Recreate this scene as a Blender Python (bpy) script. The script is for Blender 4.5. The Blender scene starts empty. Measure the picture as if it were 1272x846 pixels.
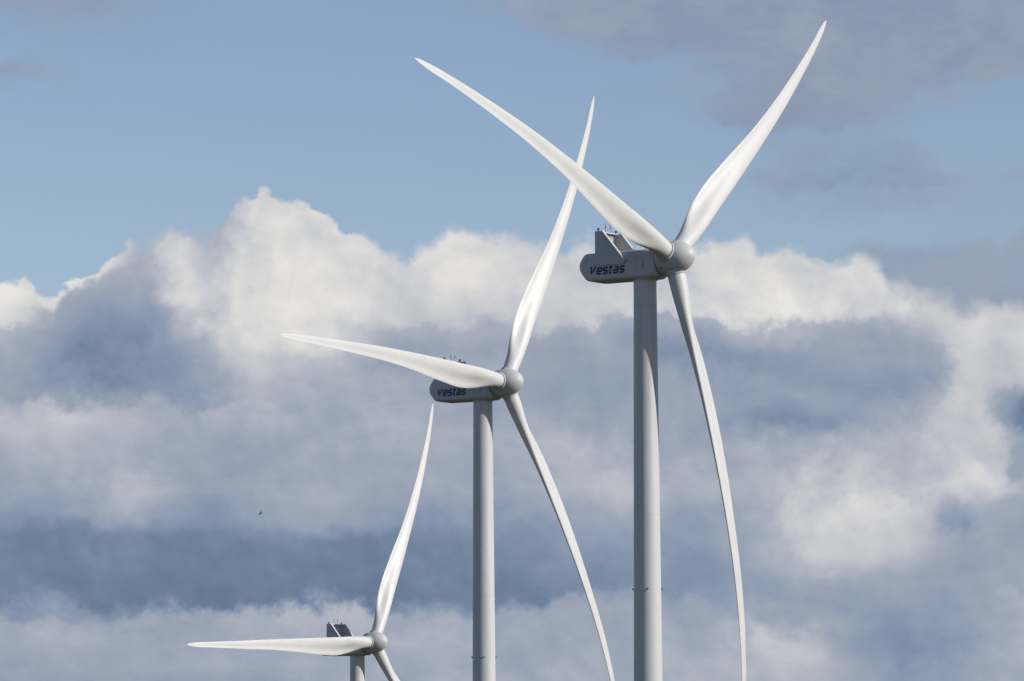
import bpy, bmesh, math, random
from mathutils import Vector, Matrix
R = math.radians
random.seed(7)
C = bpy.context.scene.collection
S = bpy.context.scene

# ------------------------------------------------------------------ camera
PITCH = 5.478
cam = bpy.data.cameras.new("camera")
cam.sensor_width = 36.0
cam.lens = 36.0 * 6000.0 / 1272.0
cam.clip_start = 0.5
cam.clip_end = 60000
co = bpy.data.objects.new("camera", cam)
C.objects.link(co)
co.matrix_world = Matrix.Rotation(R(90 + PITCH), 4, 'X') @ Matrix.Rotation(R(-0.3), 4, 'Z')
S.camera = co

# ------------------------------------------------------------------ sun
SUN_EL, SUN_TOWARD = 27.0, 18.5          # elevation; how far the sun stands on the camera's side of due right
az = R(-SUN_TOWARD)
sdir = Vector((math.cos(az) * math.cos(R(SUN_EL)), math.sin(az) * math.cos(R(SUN_EL)), math.sin(R(SUN_EL))))
sl = bpy.data.lights.new("sun", 'SUN')
sl.energy = 4.5
sl.angle = R(0.53)
sl.color = (1.0, 0.955, 0.89)
so = bpy.data.objects.new("sun", sl)
C.objects.link(so)
so.rotation_euler = sdir.to_track_quat('Z', 'Y').to_euler()
so.location = (200, 100, 300)

# ------------------------------------------------------------------ world: clear sky and a bank of cumulus, all laid out by compass bearing and elevation
world = bpy.data.worlds.new("World")
S.world = world
world.use_nodes = True
nt = world.node_tree
nt.nodes.clear()
N, L = nt.nodes, nt.links
SKY_STRENGTH = 0.1


def node(t, **kw):
    n = N.new(t)
    for k, v in kw.items():
        setattr(n, k, v)
    return n


def put(sock, v):
    if hasattr(v, 'is_output') or isinstance(v, bpy.types.NodeSocket):
        L.new(v, sock)
    else:
        sock.default_value = v


def M(op, a, b=None, c=None, clamp=False):
    n = node('ShaderNodeMath', operation=op, use_clamp=clamp)
    put(n.inputs[0], a)
    if b is not None:
        put(n.inputs[1], b)
    if c is not None:
        put(n.inputs[2], c)
    return n.outputs[0]


def step(x, a, b, lo=0.0, hi=1.0):
    n = node('ShaderNodeMapRange', interpolation_type='SMOOTHSTEP')
    put(n.inputs['Value'], x)
    put(n.inputs['From Min'], a)
    put(n.inputs['From Max'], b)
    n.inputs['To Min'].default_value = lo
    n.inputs['To Max'].default_value = hi
    return n.outputs[0]


def mixf(f, a, b):
    n = node('ShaderNodeMix', data_type='FLOAT')
    put(n.inputs[0], f)
    put(n.inputs[2], a)
    put(n.inputs[3], b)
    return n.outputs[0]


def mixc(f, a, b):
    n = node('ShaderNodeMix', data_type='RGBA')
    put(n.inputs[0], f)
    put(n.inputs[6], a)
    put(n.inputs[7], b)
    return n.outputs[2]


def curve(x, pts, linear=False):
    n = node('ShaderNodeFloatCurve')
    cv = n.mapping.curves[0]
    n.mapping.use_clip = False
    n.mapping.extend = 'HORIZONTAL'
    while len(cv.points) < len(pts):
        cv.points.new(0.5, 0.5)
    for p, (px, py) in zip(cv.points, pts):
        p.location = (px, py)
        p.handle_type = 'VECTOR' if linear else 'AUTO_CLAMPED'
    n.mapping.update()
    put(n.inputs['Value'], x)
    return n.outputs[0]


def noise(vec, scale, detail=6.0, rough=0.55, w=None, dist=0.0, lac=2.0, dims='2D'):
    n = node('ShaderNodeTexNoise', noise_dimensions=dims)
    n.inputs['Scale'].default_value = scale
    n.inputs['Detail'].default_value = detail
    n.inputs['Roughness'].default_value = rough
    n.inputs['Lacunarity'].default_value = lac
    n.inputs['Distortion'].default_value = dist
    mp = node('ShaderNodeMapping')
    mp.inputs['Rotation'].default_value = (0.0, 0.0, 0.63)
    put(mp.inputs['Vector'], vec)
    L.new(mp.outputs[0], n.inputs['Vector'])
    return n.outputs[0]


tc = node('ShaderNodeTexCoord')
sep = node('ShaderNodeSeparateXYZ')
L.new(tc.outputs['Generated'], sep.inputs[0])
dx, dy, dz = sep.outputs
bearing = M('ARCTAN2', dx, dy)
elev = M('ARCSINE', dz)
K = 6000.0
U = M('ADD', M('MULTIPLY', bearing, K / 1272.0), 0.5)                                   # 0..1 across twelve degrees of bearing
V = M('ADD', M('MULTIPLY', M('SUBTRACT', R(PITCH), elev), K / 846.0), 0.5)              # 0..1 down eight degrees of elevation


def xyz(x, y, z=0.0):
    n = node('ShaderNodeCombineXYZ')
    put(n.inputs[0], x)
    put(n.inputs[1], y)
    put(n.inputs[2], z)
    return n.outputs[0]


Pv = xyz(M('MULTIPLY', U, 1.5035), V, 0.0)            # square units
Ps = xyz(M('MULTIPLY', U, 1.0), M('MULTIPLY', V, 1.9), 3.7)   # flattened, for layered cloud


def off(v, x, y, z):
    n = node('ShaderNodeVectorMath', operation='ADD')
    put(n.inputs[0], v)
    n.inputs[1].default_value = (x, y, z)
    return n.outputs[0]


nA = M('SUBTRACT', noise(off(Pv, 1.3, 0.2, 0.0), 5.0, 5, 0.55), 0.5)
nB = M('SUBTRACT', noise(off(Pv, 7.1, 3.2, 5.0), 5.0, 5, 0.55), 0.5)
nC = M('SUBTRACT', noise(off(Pv, 2.9, 8.6, 2.0), 22.0, 6, 0.6), 0.5)
nD = M('SUBTRACT', noise(off(Ps, 4.4, 1.1, 0.0), 7.0, 8, 0.58, dist=0.3), 0.5)
nE = M('SUBTRACT', noise(off(Ps, 0.4, 5.1, 9.0), 26.0, 6, 0.6, dist=0.4), 0.5)

# warped positions
nF = M('SUBTRACT', noise(off(Pv, 6.9, 2.6, 4.0), 20.0, 7, 0.62), 0.5)
UW = M('ADD', U, M('ADD', M('MULTIPLY', nA, 0.06), M('MULTIPLY', nC, 0.040)))
VW = M('ADD', V, M('ADD', M('MULTIPLY', nB, 0.08), M('MULTIPLY', nF, 0.055)))
UF = M('ADD', U, M('ADD', M('MULTIPLY', nA, 0.02), M('MULTIPLY', nC, 0.034)))
VF = M('ADD', V, M('ADD', M('MULTIPLY', nB, 0.03), M('MULTIPLY', nF, 0.050)))


def puff(x, y, rx, ry, amp, power=1.0):
    a_ = M('MULTIPLY', M('SUBTRACT', UF, x / 1272.0), 1272.0 / rx)
    b_ = M('MULTIPLY', M('SUBTRACT', VF, y / 846.0), 846.0 / ry)
    q_ = M('ADD', M('MULTIPLY', a_, a_), M('MULTIPLY', b_, b_))
    if power != 1.0:
        q_ = M('POWER', q_, power)
    return M('MULTIPLY', M('EXPONENT', M('MULTIPLY', q_, -1.0)), amp)


COLS = [i * 80 / 1272.0 for i in range(17)]


def table(rows, u, v, soft=True):
    val = None
    prev = None
    for y, vals in rows:
        c = curve(u, list(zip(COLS, [t if abs(t) <= 1 else t / 255.0 for t in vals])))
        if val is None:
            val = c
        else:
            n = node('ShaderNodeMapRange', interpolation_type='SMOOTHSTEP' if soft else 'LINEAR')
            put(n.inputs['Value'], v)
            n.inputs['From Min'].default_value = prev / 846.0
            n.inputs['From Max'].default_value = y / 846.0
            val = mixf(n.outputs[0], val, c)
        prev = y
    return val


BR = [
    (250, [200, 200, 200, 185, 212, 215, 215, 215, 214, 212, 208, 208, 208, 205, 200, 190, 190]),
    (285, [200, 195, 190, 178, 218, 226, 222, 215, 214, 212, 205, 206, 208, 205, 195, 185, 185]),
    (320, [205, 190, 168, 188, 222, 230, 224, 214, 211, 206, 200, 208, 214, 212, 200, 180, 180]),
    (360, [220, 186, 152, 202, 222, 228, 222, 217, 208, 206, 206, 212, 217, 217, 210, 195, 182]),
    (393, [206, 158, 144, 178, 218, 217, 208, 200, 190, 196, 206, 222, 221, 215, 214, 202, 205]),
    (412, [178, 150, 142, 168, 214, 208, 186, 178, 168, 166, 168, 172, 176, 172, 178, 196, 212]),
    (440, [168, 148, 146, 156, 190, 182, 166, 164, 160, 158, 150, 149, 152, 157, 160, 176, 208]),
    (480, [158, 148, 150, 153, 174, 172, 168, 165, 158, 152, 152, 156, 158, 152, 150, 184, 196]),
    (520, [167, 163, 158, 156, 164, 168, 170, 168, 166, 160, 158, 160, 152, 154, 162, 190, 140]),
    (560, [167, 170, 164, 156, 163, 168, 171, 166, 170, 174, 166, 166, 171, 171, 178, 188, 165]),
    (600, [160, 164, 170, 158, 166, 165, 164, 163, 165, 174, 171, 172, 176, 190, 182, 208, 170]),
    (640, [146, 148, 160, 142, 152, 153, 148, 142, 150, 156, 162, 163, 180, 208, 200, 176, 165]),
    (672, [128, 127, 136, 126, 127, 127, 127, 131, 138, 150, 153, 152, 172, 200, 192, 164, 163]),
    (735, [124, 122, 122, 121, 122, 123, 124, 128, 132, 134, 140, 148, 155, 160, 164, 160, 168]),
    (762, [144, 146, 150, 152, 162, 163, 156, 150, 152, 154, 156, 156, 158, 156, 156, 158, 172]),
    (800, [158, 161, 160, 163, 166, 166, 166, 168, 163, 166, 166, 166, 184, 163, 150, 155, 170]),
    (846, [154, 157, 159, 159, 162, 165, 165, 170, 166, 171, 170, 171, 178, 166, 148, 155, 166]),
    (1100, [160, 150, 159, 169, 162, 155, 165, 170, 160, 171, 170, 161, 168, 166, 158, 155, 166]),
]
OP = [
    (0, [.5, .6, .45, .3, 0, 0, .1, .25, .5, .9, 1, 1, 1, 1, 1, .9, .9]),
    (30, [.3, .4, .35, .1, 0, 0, 0, .05, .35, .9, 1, 1, 1, 1, 1, 1, 1]),
    (60, [0, .15, .15, 0, 0, 0, 0, 0, .1, .4, .7, .9, 1, 1, 1, 1, 1]),
    (90, [.55, .3, 0, 0, 0, 0, 0, 0, 0, 0, .05, .5, .85, 1, 1, 1, .8]),
    (120, [.05, .1, 0, 0, 0, 0, 0, 0, 0, .05, .25, .3, .9, .95, .8, .5, .1]),
    (150, [0, 0, 0, 0, 0, 0, 0, 0, 0, .1, .05, .5, .9, .9, .5, .05, 0]),
    (175, [0, 0, 0, 0, 0, 0, 0, 0, 0, 0, 0, .1, .4, .45, .15, 0, 0]),
    (200, [0, 0, 0, 0, 0, 0, 0, 0, 0, 0, 0, 0, .3, .5, .5, .15, 0]),
    (228, [0, 0, 0, 0, 0, 0, 0, 0, 0, 0, 0, .15, .5, .65, .65, .5, .3]),
    (255, [0, 0, 0, 0, 0, 0, 0, 0, 0, 0, 0, .05, .2, .35, .4, .35, .25]),
    (290, [0, 0, 0, 0, 0, 0, 0, 0, 0, 0, 0, 0, 0, .1, .15, .2, .2]),
    (325, [0, 0, 0, 0, 0, 0, 0, 0, 0, 0, 0, 0, 0, .3, .65, .7, .6]),
    (390, [0, 0, 0, 0, 0, 0, 0, 0, 0, 0, 0, 0, 0, .3, .8, .8, .8]),
]
TOP = [(0, 355), (30, 357), (48, 372), (62, 380), (75, 362), (100, 346), (120, 338), (140, 324), (160, 312), (180, 305), (202, 300), (212, 287), (226, 285),
       (240, 296), (262, 299), (276, 286), (286, 266), (296, 252), (310, 246), (326, 245), (342, 251), (356, 254), (372, 257), (400, 268), (415, 279),
       (440, 297), (470, 306), (484, 320), (502, 326), (520, 312), (545, 300), (565, 292), (592, 294), (620, 300), (650, 309), (700, 312), (760, 311),
       (800, 316), (860, 315), (900, 308), (925, 308), (950, 318), (985, 322), (1020, 330), (1050, 337), (1070, 329), (1092, 337), (1106, 353),
       (1120, 362), (1140, 372), (1170, 385), (1200, 393), (1230, 388), (1260, 390), (1272, 396)]
topc = curve(M('ADD', U, M('MULTIPLY', nC, 0.012)), [(a / 1272.0, b / 846.0) for a, b in TOP])

# cauliflower detail on the sunlit heaps: brighter towards the sun (the right and above), from two samples of one noise
pw = xyz(M('ADD', M('MULTIPLY', U, 1.5035), M('MULTIPLY', nA, 0.05)), M('ADD', V, M('MULTIPLY', nB, 0.05)), 1.0)
h0 = noise(pw, 11.0, 5, 0.52)
h1 = noise(off(pw, 0.012, -0.012, 0.0), 11.0, 5, 0.52)
relief = M('SUBTRACT', h0, h1)

br = table(BR, UW, VW)
lit = step(br, 0.66, 0.86)
PUFFS = [(222, 335, 26, 60, .10), (258, 330, 22, 40, -.06), (314, 425, 34, 52, .05), (130, 440, 70, 50, -.04), (20, 378, 34, 26, .07, 2.0),
         (1095, 640, 52, 46, .03), (1205, 597, 40, 30, .03), (1178, 648, 26, 16, -.12), (1254, 512, 30, 24, -.15, 1.5), (1205, 440, 26, 60, .08), (1020, 655, 60, 40, .04),
         (943, 783, 26, 22, .07), (988, 818, 34, 18, .05), (1140, 812, 70, 34, -.02), (560, 330, 45, 30, .05), (700, 255, 30, 20, .0), (170, 610, 50, 30, .06), (100, 520, 50, 16, .05),
         (520, 430, 50, 22, -.06), (860, 440, 60, 18, -.03), (960, 520, 90, 20, -.05), (330, 520, 60, 30, .03), (760, 600, 60, 40, .04), (455, 735, 60, 14, -.03), (640, 720, 70, 30, -.03)]
for p_ in PUFFS:
    br = M('ADD', br, puff(*p_))
# bright rim of the shaded heap on the left, scud in front of it, and the crisp top of the lowest bank
topf = M('SUBTRACT', VF, topc)
rim = M('MULTIPLY', step(M('ADD', topf, M('MULTIPLY', nA, 0.05)), 0.004, 0.030, 1.0, 0.0), M('MULTIPLY', step(U, 0.03, 0.06), step(U, 0.085, 0.15, 1.0, 0.0)))
br = M('ADD', br, M('MULTIPLY', rim, 0.20))
scud = curve(UF, [(0, .572), (.03, .588), (.045, .581), (.06, .598), (.08, .578), (.11, .592), (.15, .585), (.19, .593), (.24, .58), (.3, .60), (.4, .59)])
sc = M('SUBTRACT', VF, scud)
br = M('ADD', br, M('MULTIPLY', M('MULTIPLY', step(sc, -0.004, 0.012), step(sc, 0.02, 0.12, 1.0, 0.0)), M('MULTIPLY', step(U, 0.18, 0.36, 1.0, 0.0), 0.055)))
low = curve(UF, [(0, .905), (.12, .90), (.2, .885), (.28, .882), (.35, .888), (.42, .90), (.5, .89), (.56, .87), (.62, .865), (.7, .88), (.85, .93), (1, .95)])
lo_ = M('SUBTRACT', VF, low)
br = M('ADD', br, M('MULTIPLY', M('MULTIPLY', step(lo_, -0.004, 0.012), step(lo_, 0.01, 0.08, 1.0, 0.0)), M('MULTIPLY', step(U, 0.55, 0.75, 1.0, 0.0), 0.06)))
# rounded billows
vor = node('ShaderNodeTexVoronoi', feature='F1', voronoi_dimensions='2D')
L.new(off(xyz(M('ADD', M('MULTIPLY', U, 1.5035), M('MULTIPLY', nC, 0.03)), M('ADD', V, M('MULTIPLY', nF, 0.03)), 0.0), 0.37, 0.11, 0.2), vor.inputs['Vector'])
vor.inputs['Scale'].default_value = 17.0
vor.inputs['Detail'].default_value = 2.0
vor.inputs['Roughness'].default_value = 0.5
bil = M('SUBTRACT', vor.outputs['Distance'], 0.42)
h2 = noise(off(pw, 3.1, 0.7, 0.0), 4.5, 2, 0.5)
h3 = noise(off(pw, 3.125, 0.675, 0.0), 4.5, 2, 0.5)
big = M('SUBTRACT', h2, h3)
br = M('ADD', br, M('MULTIPLY', nF, 0.07))
br = M('ADD', br, M('MULTIPLY', nC, 0.05))
# the step from shaded to sunlit cloud is a steep one
crisp = M('MULTIPLY', curve(U, [(0, .5), (.05, .6), (.09, .5), (.14, .1), (.2, .0), (.26, .12), (.35, .25), (.5, .25), (.62, .45), (.7, .6), (.78, .6), (.86, .35), (.92, .4), (1, .4)]), M('MULTIPLY', M('ADD', 0.8, M('MULTIPLY', nA, 2.0)), step(V, 0.58, 0.68, 1.0, 0.25)), clamp=True)
st_ = curve(br, [(a_ / 255.0, b_ / 255.0) for a_, b_ in ((100, 110), (115, 119), (128, 124), (138, 132), (145, 148), (154, 155), (165, 162), (174, 168), (183, 182), (193, 206), (205, 215), (215, 219), (230, 227), (250, 236))])
br = mixf(crisp, br, st_)
br = M('ADD', br, M('MULTIPLY', bil, M('MULTIPLY', lit, -0.035)))
br = M('ADD', br, M('MULTIPLY', relief, mixf(lit, 0.08, 0.20)))
br = M('ADD', br, M('MULTIPLY', big, mixf(lit, 0.10, 0.34)))
patch = noise(off(Ps, 8.2, 3.3, 6.0), 4.2, 7, 0.60, dist=0.5)
br = M('ADD', br, M('MULTIPLY', M('SUBTRACT', patch, 0.5), mixf(lit, M('MULTIPLY', step(br, 0.48, 0.60), 0.13), 0.05)))
br = M('ADD', br, M('MULTIPLY', nD, 0.06))
br = M('ADD', br, M('MULTIPLY', nE, 0.02))
ramp = node('ShaderNodeValToRGB')


def lin(r, g, b):
    return tuple(((c / 255.0) / 12.92 if c / 255.0 <= 0.04045 else ((c / 255.0 + 0.055) / 1.055) ** 2.4) for c in (r, g, b)) + (1.0,)


stops = [(112, (101, 118, 147)), (125, (112, 129, 155)), (138, (128, 144, 169)), (152, (144, 156, 177)), (166, (159, 168, 183)), (190, (187, 191, 200)), (212, (211, 211, 212)), (238, (232, 230, 226))]
el = ramp.color_ramp.elements
el[0].position = stops[0][0] / 255.0
el[0].color = lin(*stops[0][1])
el[1].position = stops[-1][0] / 255.0
el[1].color = lin(*stops[-1][1])
for p, c in stops[1:-1]:
    e = el.new(p / 255.0)
    e.color = lin(*c)
L.new(br, ramp.inputs[0])
cloud_col = ramp.outputs[0]

# sky
sky = node('ShaderNodeTexSky', sky_type='NISHITA', sun_disc=False)
sky.sun_elevation = R(SUN_EL)
sky.sun_rotation = R(90 + SUN_TOWARD)
sky.altitude = 300
sky.air_density = 1.0
sky.dust_density = 0.3
sky.ozone_density = 2.0
TINT = node('ShaderNodeMix', data_type='RGBA', blend_type='MULTIPLY')
TINT.inputs[0].default_value = 1.0
L.new(sky.outputs[0], TINT.inputs[6])
TINT.inputs[7].default_value = (1.035, 0.975, 1.05, 1)
skyc = TINT.outputs[2]


def x10(c):
    n = node('ShaderNodeVectorMath', operation='SCALE')
    put(n.inputs[0], c[:3] if isinstance(c, tuple) else c)
    n.inputs['Scale'].default_value = 1.0 / SKY_STRENGTH
    return n.outputs[0]


# high grey layer
op = table(OP, UW, VW)
hb = M('ADD', 0.5, M('ADD', M('ADD', M('MULTIPLY', nD, 1.0), M('MULTIPLY', nA, 1.4)), M('MULTIPLY', nE, 0.6)))
opn = M('ADD', M('MULTIPLY', op, 1.1), M('MULTIPLY', M('MULTIPLY', M('ADD', nD, M('MULTIPLY', nE, 0.5)), 1.6), M('MULTIPLY', op, M('SUBTRACT', 1.6, op))), clamp=True)
opn = mixf(0.3, opn, step(opn, 0.3, 0.68))
opn = M('MULTIPLY', opn, 0.94)
greys = mixc(M('ADD', hb, 0.0, clamp=True), lin(127, 145, 171), lin(156, 165, 181))
c1 = mixc(opn, skyc, x10(greys))

edge = M('SUBTRACT', M('ADD', V, M('ADD', M('MULTIPLY', bil, 0.026), M('MULTIPLY', nC, 0.024))), topc)
softness = curve(U, [(0, .010), (.1, .010), (.16, .02), (.2, .018), (.24, .010), (.35, .012), (.40, .035), (.46, .03), (.55, .03), (.7, .02), (.82, .03), (.9, .045), (1, .04)])
m = node('ShaderNodeMapRange', interpolation_type='SMOOTHSTEP')
L.new(edge, m.inputs['Value'])
softness = M('MULTIPLY', softness, 0.62)
L.new(M('MULTIPLY', softness, -0.6), m.inputs['From Min'])
L.new(softness, m.inputs['From Max'])
bank = m.outputs[0]
# a hole of clear sky at the right end of the bank
hole = M('MULTIPLY', step(UW, 0.972, 0.988), M('MULTIPLY', step(VW, 0.62, 0.655), step(VW, 0.70, 0.735, 1.0, 0.0)))
bank = M('MULTIPLY', bank, M('SUBTRACT', 1.0, M('MULTIPLY', hole, 0.9)))
c2 = mixc(bank, c1, x10(cloud_col))
# away from this part of the horizon the bank breaks up and ends
side = M('MULTIPLY', step(U, -1.8, -0.5), step(U, 1.5, 2.8, 1.0, 0.0))
brk = step(noise(off(tc.outputs['Generated'], 3, 1, 2), 3.0, 4, 0.6, dims='3D'), 0.52, 0.66)
gen = M('MULTIPLY', brk, step(dz, 0.0, 0.12))
c3 = mixc(M('MULTIPLY', gen, 0.15), skyc, x10(lin(185, 190, 200)))
c4 = mixc(side, c3, c2)
bg = node('ShaderNodeBackground')
L.new(c4, bg.inputs['Color'])
bg.inputs['Strength'].default_value = SKY_STRENGTH
out = node('ShaderNodeOutputWorld')
L.new(bg.outputs[0], out.inputs[0])

# ------------------------------------------------------------------ view
S.view_settings.view_transform = 'Standard'
S.view_settings.look = 'None'
S.view_settings.exposure = 0.0
S.view_settings.gamma = 1.0
S.render.engine = 'CYCLES'


# ------------------------------------------------------------------ materials
def material(name, color, rough=0.4, metal=0.0, coat=0.0, grime=0.0, var=0.04, scale=0.6, streak=False, bump=0.0, detail=5):
    m_ = bpy.data.materials.new(name)
    m_.use_nodes = True
    t = m_.node_tree
    b = t.nodes['Principled BSDF']
    b.inputs['Roughness'].default_value = rough
    b.inputs['Metallic'].default_value = metal
    b.inputs['Coat Weight'].default_value = coat
    b.inputs['Coat Roughness'].default_value = 0.15
    tcn = t.nodes.new('ShaderNodeTexCoord')
    mp = t.nodes.new('ShaderNodeMapping')
    t.links.new(tcn.outputs['Object'], mp.inputs[0])
    mp.inputs['Scale'].default_value = (1, 1, 0.12) if streak else (1, 1, 1)
    n = t.nodes.new('ShaderNodeTexNoise')
    n.inputs['Scale'].default_value = scale
    n.inputs['Detail'].default_value = detail
    n.inputs['Roughness'].default_value = 0.65
    t.links.new(mp.outputs[0], n.inputs['Vector'])
    r = t.nodes.new('ShaderNodeValToRGB')
    d = [c * (1 - grime) for c in color]
    r.color_ramp.elements[0].position = 0.32
    r.color_ramp.elements[0].color = (d[0] * (1 - var), d[1] * (1 - var), d[2] * (1 - var * 1.2), 1)
    r.color_ramp.elements[1].position = 0.62
    r.color_ramp.elements[1].color = (color[0], color[1], color[2], 1)
    t.links.new(n.outputs[0], r.inputs[0])
    t.links.new(r.outputs[0], b.inputs['Base Color'])
    mr = t.nodes.new('ShaderNodeMapRange')
    mr.inputs['To Min'].default_value = rough + 0.1
    mr.inputs['To Max'].default_value = max(0.05, rough - 0.06)
    t.links.new(n.outputs[0], mr.inputs['Value'])
    t.links.new(mr.outputs[0], b.inputs['Roughness'])
    if bump:
        bn = t.nodes.new('ShaderNodeBump')
        bn.inputs['Strength'].default_value = bump
        bn.inputs['Distance'].default_value = 0.02
        t.links.new(n.outputs[0], bn.inputs['Height'])
        t.links.new(bn.outputs[0], b.inputs['Normal'])
    return m_


MT = {
    'blade': material('blade_gelcoat', (0.54, 0.535, 0.515), 0.45, coat=0.0, grime=0.03, var=0.03, scale=0.35, detail=2),
    'tower': material('tower_paint', (0.50, 0.502, 0.497), 0.5, grime=0.06, var=0.05, scale=0.8, streak=True),
    'nacelle': material('nacelle_gelcoat', (0.47, 0.473, 0.47), 0.55, grime=0.06, var=0.05, scale=0.7, streak=True),
    'spinner': material('spinner_gelcoat', (0.48, 0.48, 0.47), 0.48, coat=0.0, grime=0.05, var=0.04, scale=0.8),
    'dark': material('dark_gap', (0.03, 0.032, 0.035), 0.6),
    'seam': material('panel_seam', (0.30, 0.31, 0.31), 0.6),
    'rad': material('radiator_metal', (0.6, 0.6, 0.6), 0.5, metal=0.3, scale=3),
    'slot': material('radiator_core', (0.22, 0.22, 0.23), 0.6, metal=0.3, scale=3),
    'ink': material('navy_lettering', (0.004, 0.013, 0.09), 0.5, scale=2),
    'lamp': material('lamp_housing', (0.035, 0.03, 0.03), 0.4),
    'concrete': material('concrete', (0.33, 0.32, 0.30), 0.85, scale=2, var=0.2),
    'bird': material('bird_plumage', (0.035, 0.033, 0.032), 0.7, scale=8),
}


def add_welds(m_):
    t = m_.node_tree
    b = t.nodes['Principled BSDF']
    src = b.inputs['Base Color'].links[0].from_socket
    tcn = t.nodes.new('ShaderNodeTexCoord')
    sp = t.nodes.new('ShaderNodeSeparateXYZ')
    t.links.new(tcn.outputs['Object'], sp.inputs[0])
    prev = src
    for period, width, amt in ((2.9, 0.035, 0.05), (26.1, 0.10, 0.12)):
        q = t.nodes.new('ShaderNodeMath')
        q.operation = 'PINGPONG'
        q.inputs[1].default_value = period / 2
        t.links.new(sp.outputs[2], q.inputs[0])
        mr = t.nodes.new('ShaderNodeMapRange')
        mr.inputs['From Min'].default_value = 0
        mr.inputs['From Max'].default_value = width
        mr.inputs['To Min'].default_value = 1 - amt
        mr.inputs['To Max'].default_value = 1
        t.links.new(q.outputs[0], mr.inputs['Value'])
        mm = t.nodes.new('ShaderNodeVectorMath')
        mm.operation = 'SCALE'
        t.links.new(prev, mm.inputs[0])
        t.links.new(mr.outputs[0], mm.inputs['Scale'])
        prev = mm.outputs[0]
    t.links.new(prev, b.inputs['Base Color'])


add_welds(MT['tower'])


def finish(name, bm, mat, parent=None, smooth=True, angle=40):
    bmesh.ops.recalc_face_normals(bm, faces=bm.faces[:])
    me = bpy.data.meshes.new(name)
    bm.to_mesh(me)
    bm.free()
    me.materials.append(MT[mat] if isinstance(mat, str) else mat)
    if smooth:
        me.polygons.foreach_set('use_smooth', [True] * len(me.polygons))
        me.set_sharp_from_angle(angle=R(angle))
    o = bpy.data.objects.new(name, me)
    C.objects.link(o)
    o.parent = parent
    return o


def rings(bm, loops, cap0=True, cap1=True):
    vs = [[bm.verts.new(p) for p in lp] for lp in loops]
    n = len(vs[0])
    for a, b in zip(vs, vs[1:]):
        for i in range(n):
            j = (i + 1) % n
            bm.faces.new((a[i], a[j], b[j], b[i]))
    if cap0:
        bm.faces.new(vs[0][::-1])
    if cap1:
        bm.faces.new(vs[-1])
    return vs


def circle(r, n, f):
    return [f(r * math.cos(2 * math.pi * i / n), r * math.sin(2 * math.pi * i / n)) for i in range(n)]


def box(bm, x0, x1, y0, y1, z0, z1):
    lp = lambda z: [(x0, y0, z), (x1, y0, z), (x1, y1, z), (x0, y1, z)]
    rings(bm, [lp(z0), lp(z1)])


def tube(bm, p, q, r, n=8):
    p, q = Vector(p), Vector(q)
    d = (q - p).normalized()
    a = d.orthogonal().normalized()
    b = d.cross(a)
    rings(bm, [[c + a * (r * math.cos(2 * math.pi * i / n)) + b * (r * math.sin(2 * math.pi * i / n)) for i in range(n)] for c in (p, q)])


# ------------------------------------------------------------------ terrain
GP = [(-4000, 20), (-600, 4), (0, -1.7), (300, -8), (600, -16.8), (724, -21.4), (945, -52.6), (1300, -70), (2500, -78), (9000, -82), (30000, -85)]


def ground_z(x, y):
    for (a, za), (b, zb) in zip(GP, GP[1:]):
        if a <= y <= b:
            t = (y - a) / (b - a)
            t = t * t * (3 - 2 * t) if b < 600 or a > 724 else t
            return za + (zb - za) * t
    return GP[0][1] if y < 0 else GP[-1][1]


HUB_H = 84.0
HX = 4.06


def ground():
    bm = bmesh.new()
    xs = sorted(set([-25000, -12000, -6000, -3000, -1500, -1000, 1000, 1500, 3000, 6000, 12000, 25000] + list(range(-800, 801, 40))))
    ys = sorted(set([-4000, -2500, -1200, 1150, 1300, 1600, 2000, 2500, 3500, 5000, 9000, 16000, 30000] + list(range(-600, 1121, 40)) + [724, 945, 0, 600]))
    rnd = random.Random(3)
    g = []
    for y in ys:
        row = []
        for x in xs:
            z = ground_z(x, y)
            if min(abs(y - 600), abs(y - 724), abs(y - 945)) > 45 or abs(x) > 90:
                if math.hypot(x, y) > 60:
                    z += math.sin(x / 170.0 + y / 260.0) * 0.9 + rnd.uniform(-.35, .35)
            row.append(bm.verts.new((x, y, z)))
        g.append(row)
    for a, b in zip(g, g[1:]):
        for i in range(len(xs) - 1):
            bm.faces.new((a[i], a[i + 1], b[i + 1], b[i]))
    m_ = bpy.data.materials.new('heath_grass')
    m_.use_nodes = True
    t = m_.node_tree
    b = t.nodes['Principled BSDF']
    b.inputs['Roughness'].default_value = 0.95
    b.inputs['Specular IOR Level'].default_value = 0.1
    geo = t.nodes.new('ShaderNodeNewGeometry')
    n1 = t.nodes.new('ShaderNodeTexNoise')
    n1.inputs['Scale'].default_value = 0.012
    n1.inputs['Detail'].default_value = 12
    n1.inputs['Roughness'].default_value = 0.7
    t.links.new(geo.outputs['Position'], n1.inputs['Vector'])
    r = t.nodes.new('ShaderNodeValToRGB')
    r.color_ramp.elements[0].position = 0.35
    r.color_ramp.elements[0].color = (0.035, 0.04, 0.022, 1)
    r.color_ramp.elements[1].position = 0.65
    r.color_ramp.elements[1].color = (0.08, 0.073, 0.045, 1)
    t.links.new(n1.outputs[0], r.inputs[0])
    t.links.new(r.outputs[0], b.inputs['Base Color'])
    n2 = t.nodes.new('ShaderNodeTexNoise')
    n2.inputs['Scale'].default_value = 3.0
    n2.inputs['Detail'].default_value = 6
    t.links.new(geo.outputs['Position'], n2.inputs['Vector'])
    bp = t.nodes.new('ShaderNodeBump')
    bp.inputs['Strength'].default_value = 0.6
    bp.inputs['Distance'].default_value = 0.2
    t.links.new(n2.outputs[0], bp.inputs['Height'])
    t.links.new(bp.outputs[0], b.inputs['Normal'])
    o = finish('ground', bm, m_, angle=60)
    o['kind'] = 'structure'


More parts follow.
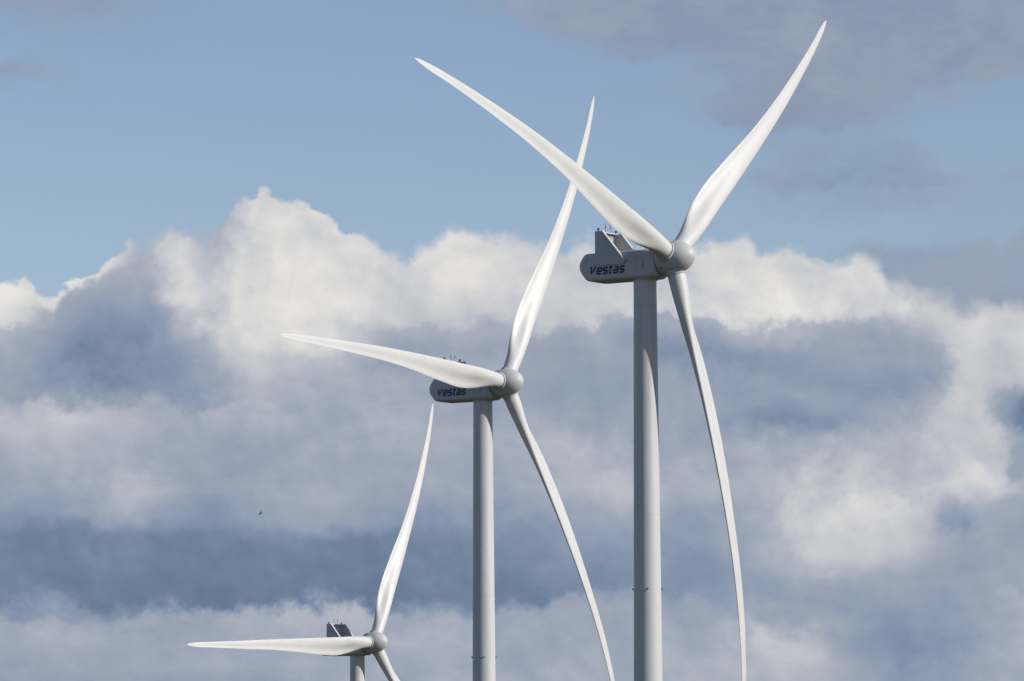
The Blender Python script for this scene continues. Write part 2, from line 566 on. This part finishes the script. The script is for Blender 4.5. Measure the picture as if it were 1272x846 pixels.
ground()

# ------------------------------------------------------------------ blade geometry
ST = [1.6, 4, 8, 12, 18, 26, 34, 42, 50, 54, 55.6, 56.0]
LE = [1.17, 1.239, 1.243, 1.129, 1.021, 0.879, 0.735, 0.545, 0.437, 0.348, 0.166, 0.045]
TE = [-1.05, -1.182, -1.984, -2.417, -2.251, -1.667, -1.235, -0.978, -0.629, -0.406, -0.12, 0.01]
BE = [19.58, 19.14, 19.77, 14.82, 10.38, 4.18, 2.54, -0.36, -3.15, -3.94, -3.0, -3.0]
TH = [2.26, 2.2, 1.65, 1.2, .85, .56, .40, .28, .17, .11, .06, .02]
CONE, F2, F3, E2 = 0.07405, 1.397, -5.460, -0.1645


def hermite(x, ys):
    n = len(ST)
    g = []
    for i in range(n):
        if i == 0:
            g.append((ys[1] - ys[0]) / (ST[1] - ST[0]))
        elif i == n - 1:
            g.append((ys[-1] - ys[-2]) / (ST[-1] - ST[-2]))
        else:
            h0_, h1_ = ST[i] - ST[i - 1], ST[i + 1] - ST[i]
            g.append(((ys[i + 1] - ys[i]) / h1_ * h0_ + (ys[i] - ys[i - 1]) / h0_ * h1_) / (h0_ + h1_))
    i = max(0, min(n - 2, next((k for k in range(n - 1) if x <= ST[k + 1]), n - 2)))
    h = ST[i + 1] - ST[i]
    t = (x - ST[i]) / h
    return (2 * t**3 - 3 * t**2 + 1) * ys[i] + (t**3 - 2 * t**2 + t) * h * g[i] + (-2 * t**3 + 3 * t**2) * ys[i + 1] + (t**3 - t**2) * h * g[i + 1]


def smooth(a, b, x):
    t = max(0.0, min(1.0, (x - a) / (b - a)))
    return t * t * (3 - 2 * t)


def make_blade(parent, az, fe, ee):
    """az: degrees clockwise seen from upwind, in the rotor frame: X upwind axis, Z up."""
    a = Vector((1, 0, 0))
    s = Vector((0, math.sin(R(az)), math.cos(R(az))))
    e = Vector((0, math.cos(R(az)), -math.sin(R(az))))
    NS, NP = 110, 40
    loops = []
    for k in range(NS + 1):
        u0 = k / NS
        r = 1.6 + 54.4 * (1 - (1 - u0) ** 1.15)
        if k == NS:
            r = 56.0
        le, te, be, th = hermite(r, LE), hermite(r, TE), R(hermite(r, BE)), hermite(r, TH)
        u = r / 56
        c = s * r + a * (CONE * r + (F2 + fe) * u * u + F3 * u**3) + e * ((E2 + ee) * u * u)
        cd = e * math.cos(be) + a * math.sin(be)
        nd = -e * math.sin(be) + a * math.cos(be)
        w = smooth(2.6, 10.5, r)          # round root turning into an aerofoil
        ch = le - te
        lp = []
        for i in range(NP):
            ph = 2 * math.pi * i / NP
            cx = (1 - math.cos(ph)) / 2      # 0 at the leading edge, 1 at the trailing edge
            round_y = math.sin(ph) * 0.5
            yt = 5 * (0.2969 * math.sqrt(cx) - 0.126 * cx - 0.3516 * cx**2 + 0.2843 * cx**3 - 0.1015 * cx**4)   # thickness, unit total
            sgn = 1 if math.sin(ph) >= 0 else -1
            if sgn > 0:      # pressure side, hollow towards the trailing edge
                ay = yt * 0.82 - 0.45 * smooth(0.35, 0.78, cx) * (1 - smooth(0.80, 1.0, cx)) * yt - 0.10 * math.sin(math.pi * cx)
            else:
                ay = -yt * 1.08 - 0.10 * math.sin(math.pi * cx)
            ay = ay * 1.0
            y = (round_y * (1 - w) + ay * w) * th
            x = le - ch * cx
            lp.append(c + cd * x + nd * y)
        loops.append(lp)
    bm = bmesh.new()
    rings(bm, loops)
    o = finish('blade', bm, 'blade', parent, angle=70)
    # row of small drain and lightning receptor studs is too small to see; root gap ring is a piece of its own
    bm = bmesh.new()
    c0 = s * 2.1 + a * (CONE * 2.1)
    ax = (s + a * CONE).normalized()
    p_ = ax.orthogonal().normalized()
    q_ = ax.cross(p_)
    cc = [[c0 + ax * d + (p_ * math.cos(2 * math.pi * i / 40) + q_ * math.sin(2 * math.pi * i / 40)) * rr for i in range(40)] for d, rr in ((0.02, 1.0), (0.02, 1.20), (0.05, 1.20), (0.05, 1.0))]
    rings(bm, cc, False, False)
    finish('root_gap', bm, 'seam', o)
    return o


def make_collar(bm, az):
    a = Vector((1, 0, 0))
    s = Vector((0, math.sin(R(az)), math.cos(R(az))))
    ax = (s + a * CONE).normalized()
    p_ = ax.orthogonal().normalized()
    q_ = ax.cross(p_)
    prof = [(0.9, 1.5), (1.5, 1.42), (1.8, 1.33), (2.02, 1.29), (2.10, 1.28), (2.10, 1.16), (1.5, 1.16)]
    rings(bm, [[ax * d + (p_ * math.cos(2 * math.pi * i / 48) + q_ * math.sin(2 * math.pi * i / 48)) * rr for i in range(48)] for d, rr in prof])


# ------------------------------------------------------------------ lettering: heavy slanted squared strokes
GLY = {
    'V': (0.98, [[(0.06, 1.0), (0.28, 0.10), (0.84, 1.0)]]),
    'e': (0.78, [[(0.02, .37), (.66, .37), (.70, .60), (.60, .74), (.12, .74), (0, .60), (0, .14), (.12, .02), (.62, .02)]]),
    's': (0.72, [[(.66, .74), (.12, .74), (.0, .64), (.0, .48), (.10, .38), (.52, .38), (.62, .28), (.62, .12), (.52, .02), (-.04, .02)]]),
    't': (0.56, [[(.14, .98), (.10, .14), (.20, .02), (.44, .02)], [(-.06, .74), (.46, .74)]]),
    'a': (0.78, [[(.06, .74), (.54, .74), (.64, .64), (.62, -.06)], [(.60, .39), (.10, .39), (-.02, .30), (-.02, .12), (.08, .02), (.60, .02)]]),
}


def stroke(bm, pts, w, y):
    pts = [Vector(p) for p in pts]
    Lf, Rt = [], []
    for i, p in enumerate(pts):
        d0 = (p - pts[i - 1]).normalized() if i else (pts[1] - p).normalized()
        d1 = (pts[i + 1] - p).normalized() if i < len(pts) - 1 else d0
        n0, n1 = Vector((-d0.y, d0.x)), Vector((-d1.y, d1.x))
        mm = (n0 + n1).normalized()
        k = min(1.25, 1 / max(0.4, mm.dot(n1)))
        Lf.append(p + mm * (w / 2 * k))
        Rt.append(p - mm * (w / 2 * k))
    f = lambda q, yy: (q.x, yy, q.y)
    for i in range(len(pts) - 1):
        rings(bm, [[f(Lf[i], yy), f(Lf[i + 1], yy), f(Rt[i + 1], yy), f(Rt[i], yy)] for yy in (y, y + 0.006)])


def lettering(parent, side):
    bm = bmesh.new()
    x = 0.0
    T = []
    for gl in 'Vestas':
        wd, strokes = GLY[gl]
        for k, st in enumerate(strokes):
            w = 0.33 if gl == 'V' else 0.245
            stroke(bm, [(px + x + py * 0.20, py) for px, py in st], w, k * 0.004)
        x += wd + 0.20
    total = x
    s = 5.35 / total
    for v in bm.verts:
        X, Y, Z = v.co
        if side < 0:
            v.co = (-6.95 + X * s, -2.012 - (0.006 - Y) * 1.0, -1.55 + Z * 1.0)
        else:
            v.co = (-1.60 - X * s, 2.012 + (0.006 - Y) * 1.0, -1.55 + Z * 1.0)
    finish('lettering', bm, 'ink', parent, smooth=False)


# ------------------------------------------------------------------ nacelle
def rrect(hw, z0, z1, rb, rt, n=7):
    """rounded rectangle in the YZ plane, the same number of points always"""
    pts = []
    for cy, cz, r, a0 in ((hw - rt, z1 - rt, rt, 0), (-hw + rt, z1 - rt, rt, 90), (-hw + rb, z0 + rb, rb, 180), (hw - rb, z0 + rb, rb, 270)):
        for i in range(n + 1):
            t = R(a0 + 90 * i / n)
            pts.append((cy + r * math.cos(t), cz + r * math.sin(t)))
    return pts


def make_nacelle(root):
    n_ = bpy.data.objects.new('nacelle', None)
    bm = bmesh.new()
    st = [(-8.66, 1.55, -.72, -.22, .2, .2), (-8.62, 1.75, -.85, -.05, .2, .2), (-8.32, 1.9, -1.38, .42, .3, .28), (-7.95, 1.95, -1.85, .88, .38, .34), (-7.75, 1.97, -2.08, 1.06, .42, .36), (-7.5, 1.99, -2.28, 1.13, .45, .38), (-7.1, 2.0, -2.38, 1.15, .45, .38), (-6.6, 2.0, -2.42, 1.15, .45, .38),
          (-4, 2.0, -2.42, 1.15, .45, .38), (0, 2.0, -2.42, 1.15, .45, .38), (1.1, 2.0, -2.42, 1.15, .5, .42), (1.8, 2.0, -2.42, 1.17, .7, .6), (2.3, 1.99, -2.32, 1.22, 1.0, .95), (2.55, 1.9, -2.1, 1.3, 1.3, 1.2), (2.60, 1.8, -1.98, 1.25, 1.3, 1.2)]
    loops = []
    for x, hw, z0, z1, rb, rt in st:
        loops.append([(x, y, z) for y, z in rrect(hw, z0, z1, rb, rt)])
    rings(bm, loops)
    o = finish('nacelle', bm, 'nacelle', root, angle=24)
    # panel joints, hatch outline and louvres standing a little proud of the shell
    for s in (-1, 1):
        ya, yb = s * 1.99, s * 2.012
        comb = [(-7.2, .31), (-7.2, .28), (-3.9, .28), (-3.9, -1.75), (-3.87, -1.75), (-3.87, .28), (-.2, .28), (-.2, -1.75), (-.17, -1.75), (-.17, .28), (1.0, .28), (1.0, .31)]
        bm = bmesh.new()
        rings(bm, [[(x, y, z) for x, z in comb] for y in (ya, yb)])
        finish('panel_seam', bm, 'seam', o, smooth=False)
        bm = bmesh.new()
        yb = s * 2.03
        cor = [(0.15, -1.35), (0.77, -1.35), (0.77, 0.17), (0.15, 0.17)]
        inn = [(0.20, -1.30), (0.72, -1.30), (0.72, 0.12), (0.20, 0.12)]
        V4 = [[bm.verts.new((x, y, z)) for x, z in c_] for y in (ya, yb) for c_ in (cor, inn)]
        for i in range(4):
            j = (i + 1) % 4
            for A_, B_ in ((0, 1), (1, 3), (3, 2), (2, 0)):
                bm.faces.new((V4[A_][i], V4[A_][j], V4[B_][j], V4[B_][i]))
        finish('hatch_frame', bm, 'nacelle', o, smooth=False)
        bm = bmesh.new()
        saw = [(1.0, -1.25)]
        pts_ = [(ya, -1.25)]
        for k in range(7):
            pts_ += [(yb, -1.24 + k * 0.18), (s * 2.006, -1.12 + k * 0.18)]
        pts_.append((ya, -0.02))
        rings(bm, [[(x, y, z) for y, z in pts_] for x in (0.95, 1.15)])
        finish('vent', bm, 'seam', o, smooth=False)
    # roof hatch rim and the ring towards the spinner
    bm = bmesh.new()
    rings(bm, [[(x, r * math.cos(2 * math.pi * i / 48), -0.1 + r * math.sin(2 * math.pi * i / 48)) for i in range(48)] for x, r in ((2.5, 1.72), (2.78, 1.75))])
    finish('front_collar', bm, 'dark', o)
    bm = bmesh.new()
    box(bm, -1.2, -0.3, -0.6, 0.6, 1.12, 1.24)
    finish('roof_hatch', bm, 'nacelle', o, smooth=False)
    bm = bmesh.new()
    box(bm, 0.5, 0.8, -0.9, -0.6, 1.12, 1.32)
    finish('roof_vent', bm, 'nacelle', o, smooth=False)
    bm = bmesh.new()
    rings(bm, [circle(1.62, 64, lambda a, b: (a, b, -2.55)), circle(1.62, 64, lambda a, b: (a, b, -2.38))])
    finish('yaw_ring', bm, 'nacelle', o)
    lettering(o, -1)
    lettering(o, 1)
    return o


def make_cooler(root):
    bm = bmesh.new()
    # roof bar and lower sill between the fins
    box(bm, -6.0, -5.25, -2.0, 2.0, 3.68, 3.84)
    o = finish('cooler', bm, 'nacelle', root, smooth=False)
    bm = bmesh.new()
    box(bm, -6.0, -5.7, -2.0, 2.0, 1.10, 1.34)
    finish('cooler_sill', bm, 'nacelle', o, smooth=False)
    bv = o.modifiers.new('bevel', 'BEVEL')
    bv.width = 0.05
    bv.segments = 3
    side = [(-6.02, 0.55), (-6.02, 3.72), (-5.90, 3.86), (-5.22, 3.86), (-5.06, 3.72), (-1.66, -0.18), (-1.72, -0.42), (-2.0, -0.52), (-5.0, -0.52), (-5.7, -0.3)]
    for s in (-1, 1):
        bm = bmesh.new()
        ya, yb = s * 2.02, s * 2.18
        rings(bm, [[(x, ya, z) for x, z in side], [(x, yb, z) for x, z in side]])
        # flange along the slanted front edge, turned outward
        f = finish('fin', bm, 'nacelle', o, smooth=False)
        bv = f.modifiers.new('bevel', 'BEVEL')
        bv.width = 0.035
        bv.segments = 3
        bm = bmesh.new()
        A, B = Vector((-5.04, 0, 3.78)), Vector((-1.60, 0, -0.24))
        d = (B - A).normalized()
        nrm = Vector((-d.z, 0, d.x))
        if nrm.x < 0:
            nrm = -nrm
        y0, y1 = sorted((s * 1.94, s * 2.36))
        ring = lambda p: [p + Vector((0, y0, 0)), p + Vector((0, y1, 0)), p + nrm * 0.20 + Vector((0, y1, 0)), p + nrm * 0.20 + Vector((0, y0, 0))]
        rings(bm, [ring(A + nrm * 0.012), ring(B + nrm * 0.012)])
        g = finish('fin_flange', bm, 'blade', f, smooth=False)
        bv = g.modifiers.new('bevel', 'BEVEL')
        bv.width = 0.03
        bv.segments = 2
    bm = bmesh.new()
    box(bm, -5.92, -5.80, -1.99, 1.99, 1.36, 3.66)
    rad = finish('radiator', bm, 'slot', o, smooth=False)
    bm = bmesh.new()
    for k in range(5):
        y = -1.98 + k * 0.96
        box(bm, -5.79, -5.66, y, y + 0.12, 1.36, 3.66)
    for k in range(34):
        y = -1.84 + k * 0.11
        if min(abs(y - (-1.98 + j * 0.96) - 0.05) for j in range(5)) > 0.11:
            box(bm, -5.79, -5.74, y, y + 0.055, 1.4, 3.6)
    for z in (2.1, 2.85):
        box(bm, -5.72, -5.69, -1.95, 1.95, z, z + 0.05)
    finish('radiator_grille', bm, 'rad', rad, smooth=False)
    # lamps at both upper corners, two masts with wind sensors between them
    for y in (-2.0, 2.0):
        bm = bmesh.new()
        tube(bm, (-5.6, y, 3.84), (-5.6, y, 4.02), 0.09, 12)
        tube(bm, (-5.6, y, 4.02), (-5.6, y, 4.22), 0.15, 12)
        finish('warning_lamp', bm, 'lamp', o)
    for y, h in ((-0.5, 1.15), (0.55, 1.1)):
        bm = bmesh.new()
        tube(bm, (-5.5, y, 3.84), (-5.5, y, 3.84 + h), 0.02, 8)
        tube(bm, (-5.5, y, 3.84 + h * 0.52), (-5.5, y, 3.84 + h * 0.80), 0.045, 8)
        tube(bm, (-5.68, y, 3.84 + h * 0.5), (-5.32, y, 3.84 + h * 0.5), 0.02, 6)
        finish('wind_sensor', bm, 'lamp', o)
    return o


TOWER_TOP, TOWER_BASE = 1.43, 2.0


def make_tower(root, lamp_turn=0.0):
    bm = bmesh.new()
    top = HUB_H - 2.52
    rr = lambda z: TOWER_BASE + (TOWER_TOP - TOWER_BASE) * (z / top)
    rings(bm, [circle(rr(0.2 + (top - 0.2) * k / 28), 128, lambda a, b, z=0.2 + (top - 0.2) * k / 28: (a, b, z)) for k in range(29)])
    o = finish('tower', bm, 'tower', root)
    zl = HUB_H - 41.0
    r0 = rr(zl)
    for k in range(4):
        t = R(lamp_turn + 90 * k)
        d = Vector((math.cos(t), math.sin(t), 0))
        p = Vector((0, 0, zl))
        bm = bmesh.new()
        tube(bm, p + d * (r0 - 0.03), p + d * (r0 + 0.10), 0.04, 8)
        q = p + d * (r0 + 0.11)
        tube(bm, q + Vector((0, 0, -0.10)), q + Vector((0, 0, 0.12)), 0.08, 12)
        finish('obstruction_lamp', bm, 'lamp', o)
    # door with its stair at the foot
    bm = bmesh.new()
    box(bm, TOWER_BASE - 0.12, TOWER_BASE + 0.04, -0.45, 0.45, 1.6, 3.8)
    d_ = finish('door', bm, 'nacelle', o, smooth=False)
    bm = bmesh.new()
    pr = [(TOWER_BASE + 0.1, 0.2), (TOWER_BASE + 0.1, 1.5)]
    for k in range(6):
        pr += [(TOWER_BASE + 0.6 + k * 0.28, 1.5 - k * 0.21), (TOWER_BASE + 0.6 + k * 0.28, 1.29 - k * 0.21)]
    pr.append((TOWER_BASE + 2.1, 0.2))
    rings(bm, [[(x, y, z) for x, z in pr] for y in (-0.5, 0.5)])
    finish('stair', bm, 'rad', o, smooth=False)
    bm = bmesh.new()
    rings(bm, [circle(r, 64, lambda a, b, z=z: (a, b, z)) for r, z in ((4.5, -0.9), (4.5, 0.16), (4.4, 0.22), (2.2, 0.24))])
    finish('foundation', bm, 'concrete', o, angle=30)
    return o


def make_hub(rotor_m, root):
    bm = bmesh.new()
    prof = [(-1.36, 1.70), (-1.38, 1.98), (-1.32, 2.05), (-0.6, 2.08), (0.2, 2.07), (0.9, 2.0), (1.5, 1.84), (2.0, 1.62), (2.4, 1.33), (2.7, 1.04), (2.9, 0.78), (3.02, 0.60), (3.10, 0.42), (3.15, 0.22), (3.16, 0.04)]
    rings(bm, [[(x, r * math.cos(2 * math.pi * i / 72), r * math.sin(2 * math.pi * i / 72)) for i in range(72)] for x, r in prof])
    return bm


def make_turbine(loc, yaw, az0, flex, label):
    root = bpy.data.objects.new('wind_turbine', None)
    C.objects.link(root)
    root.empty_display_size = 5
    root['label'] = label
    root['category'] = 'wind turbine'
    root['group'] = 'wind turbines standing in a row'
    a = R(yaw)
    h = Vector((math.sin(a), -math.cos(a), 0))
    hub = Vector(loc)
    base = hub - h * HX - Vector((0, 0, HUB_H))
    root.location = base
    root.rotation_euler = (0, 0, a - math.pi / 2)
    tw = make_tower(root, lamp_turn=R(0) + (yaw * -1 + 90) + 180 + 0)
    nc = make_nacelle(root)
    nc.location = (0, 0, HUB_H)
    cl = make_cooler(root)
    cl.location = (0, 0, HUB_H)
    rot = Matrix.Translation((HX, 0, HUB_H)) @ Matrix.Rotation(R(-6.0), 4, 'Y')
    bm = make_hub(None, root)
    for k in range(3):
        make_collar(bm, az0 + 120 * k)
    hb_ = finish('hub', bm, 'spinner', root, angle=50)
    hb_.matrix_local = rot
    bm = bmesh.new()
    for ang in (25, 145, 265):
        t = R(az0 + ang + 35)
        p = Vector((-0.75, 2.06 * math.sin(t), 2.06 * math.cos(t)))
        d = Vector((0, math.sin(t), math.cos(t)))
        tube(bm, p, p + d * 0.035, 0.11, 16)
        finish('access_plug', bm, 'dark', hb_)
        bm = bmesh.new()
    bm.free()
    bm = bmesh.new()
    for xx, rr_ in ((-0.98, 2.079),):
        rings(bm, [[(xx + q, (rr_ + w_) * math.cos(2 * math.pi * i / 72), (rr_ + w_) * math.sin(2 * math.pi * i / 72)) for i in range(72)] for q, w_ in ((-.02, -.03), (-.02, .008 if xx < 0 else .02), (.02, .008 if xx < 0 else -.01), (.02, -.05))], False, False)
    finish('joint_ring', bm, 'seam', hb_)
    for k in range(3):
        b = make_blade(root, az0 + 120 * k, *flex[k])
        b.matrix_local = rot
    return root


FLEX = [[(0.599, -1.179), (0.607, -0.469), (-1.314, 0.72)], [(0.669, -0.648), (1.369, -1.308), (-1.075, 0.981)], [(-0.102, 0.71), (-0.652, 0.794), (-0.07, 0.066)]]
make_turbine((19.95, 595.93, 67.35), 55.38, 290.79, FLEX[0], 'tallest and nearest white wind turbine, with navy lettering and a finned cooler, standing furthest right')
make_turbine((-1.10, 721.48, 62.82), 55.30, 273.77, FLEX[1], 'middle white wind turbine, its left blade crossing in front of its lettered nacelle')
make_turbine((-27.38, 945.74, 31.53), 53.04, 267.67, FLEX[2], 'smallest and furthest white wind turbine, only its top showing at the bottom left')


# ------------------------------------------------------------------ the bird
def make_bird():
    bm = bmesh.new()
    body = [(-.24, .005), (-.20, .03), (-.12, .055), (0, .075), (.10, .07), (.17, .05), (.21, .045), (.25, .03), (.29, .008), (.31, .003)]
    rings(bm, [[(x, r * math.cos(2 * math.pi * i / 12), r * .85 * math.sin(2 * math.pi * i / 12)) for i in range(12)] for x, r in body])
    rings(bm, [[(-.20, -.03, .005), (-.20, .03, .005), (-.20, .03, -.005), (-.20, -.03, -.005)], [(-.38, -.07, .004), (-.38, .07, .004), (-.38, .07, -.004), (-.38, -.07, -.004)]])
    for s in (-1, 1):
        sec = [(0, .09, -.07, .012, .01), (.16, .12, -.08, .008, .07), (.30, .08, -.08, .006, .10), (.42, .02, -.10, .004, .09), (.50, -.08, -.12, .002, .07)]
        rings(bm, [[(xf, s * y, z + t), (xb, s * y, z + t * .3), (xb, s * y, z - t * .3), (xf, s * y, z - t)] for y, xf, xb, t, z in sec])
    o = finish('bird', bm, 'bird')
    o['label'] = 'tiny dark bird gliding in front of the dark cloud band, left of the turbines'
    o['category'] = 'bird'
    d = 560.0
    px, py = 322.5, 636.5
    el_ = R(PITCH) + (423 - py) / 6000
    be_ = (px - 636) / 6000
    o.location = (math.sin(be_) * d, math.cos(be_) * d, math.tan(el_) * d)
    o.rotation_euler = (R(-38), R(10), R(150))
    o.scale = (0.8, 0.8, 0.8)


make_bird()
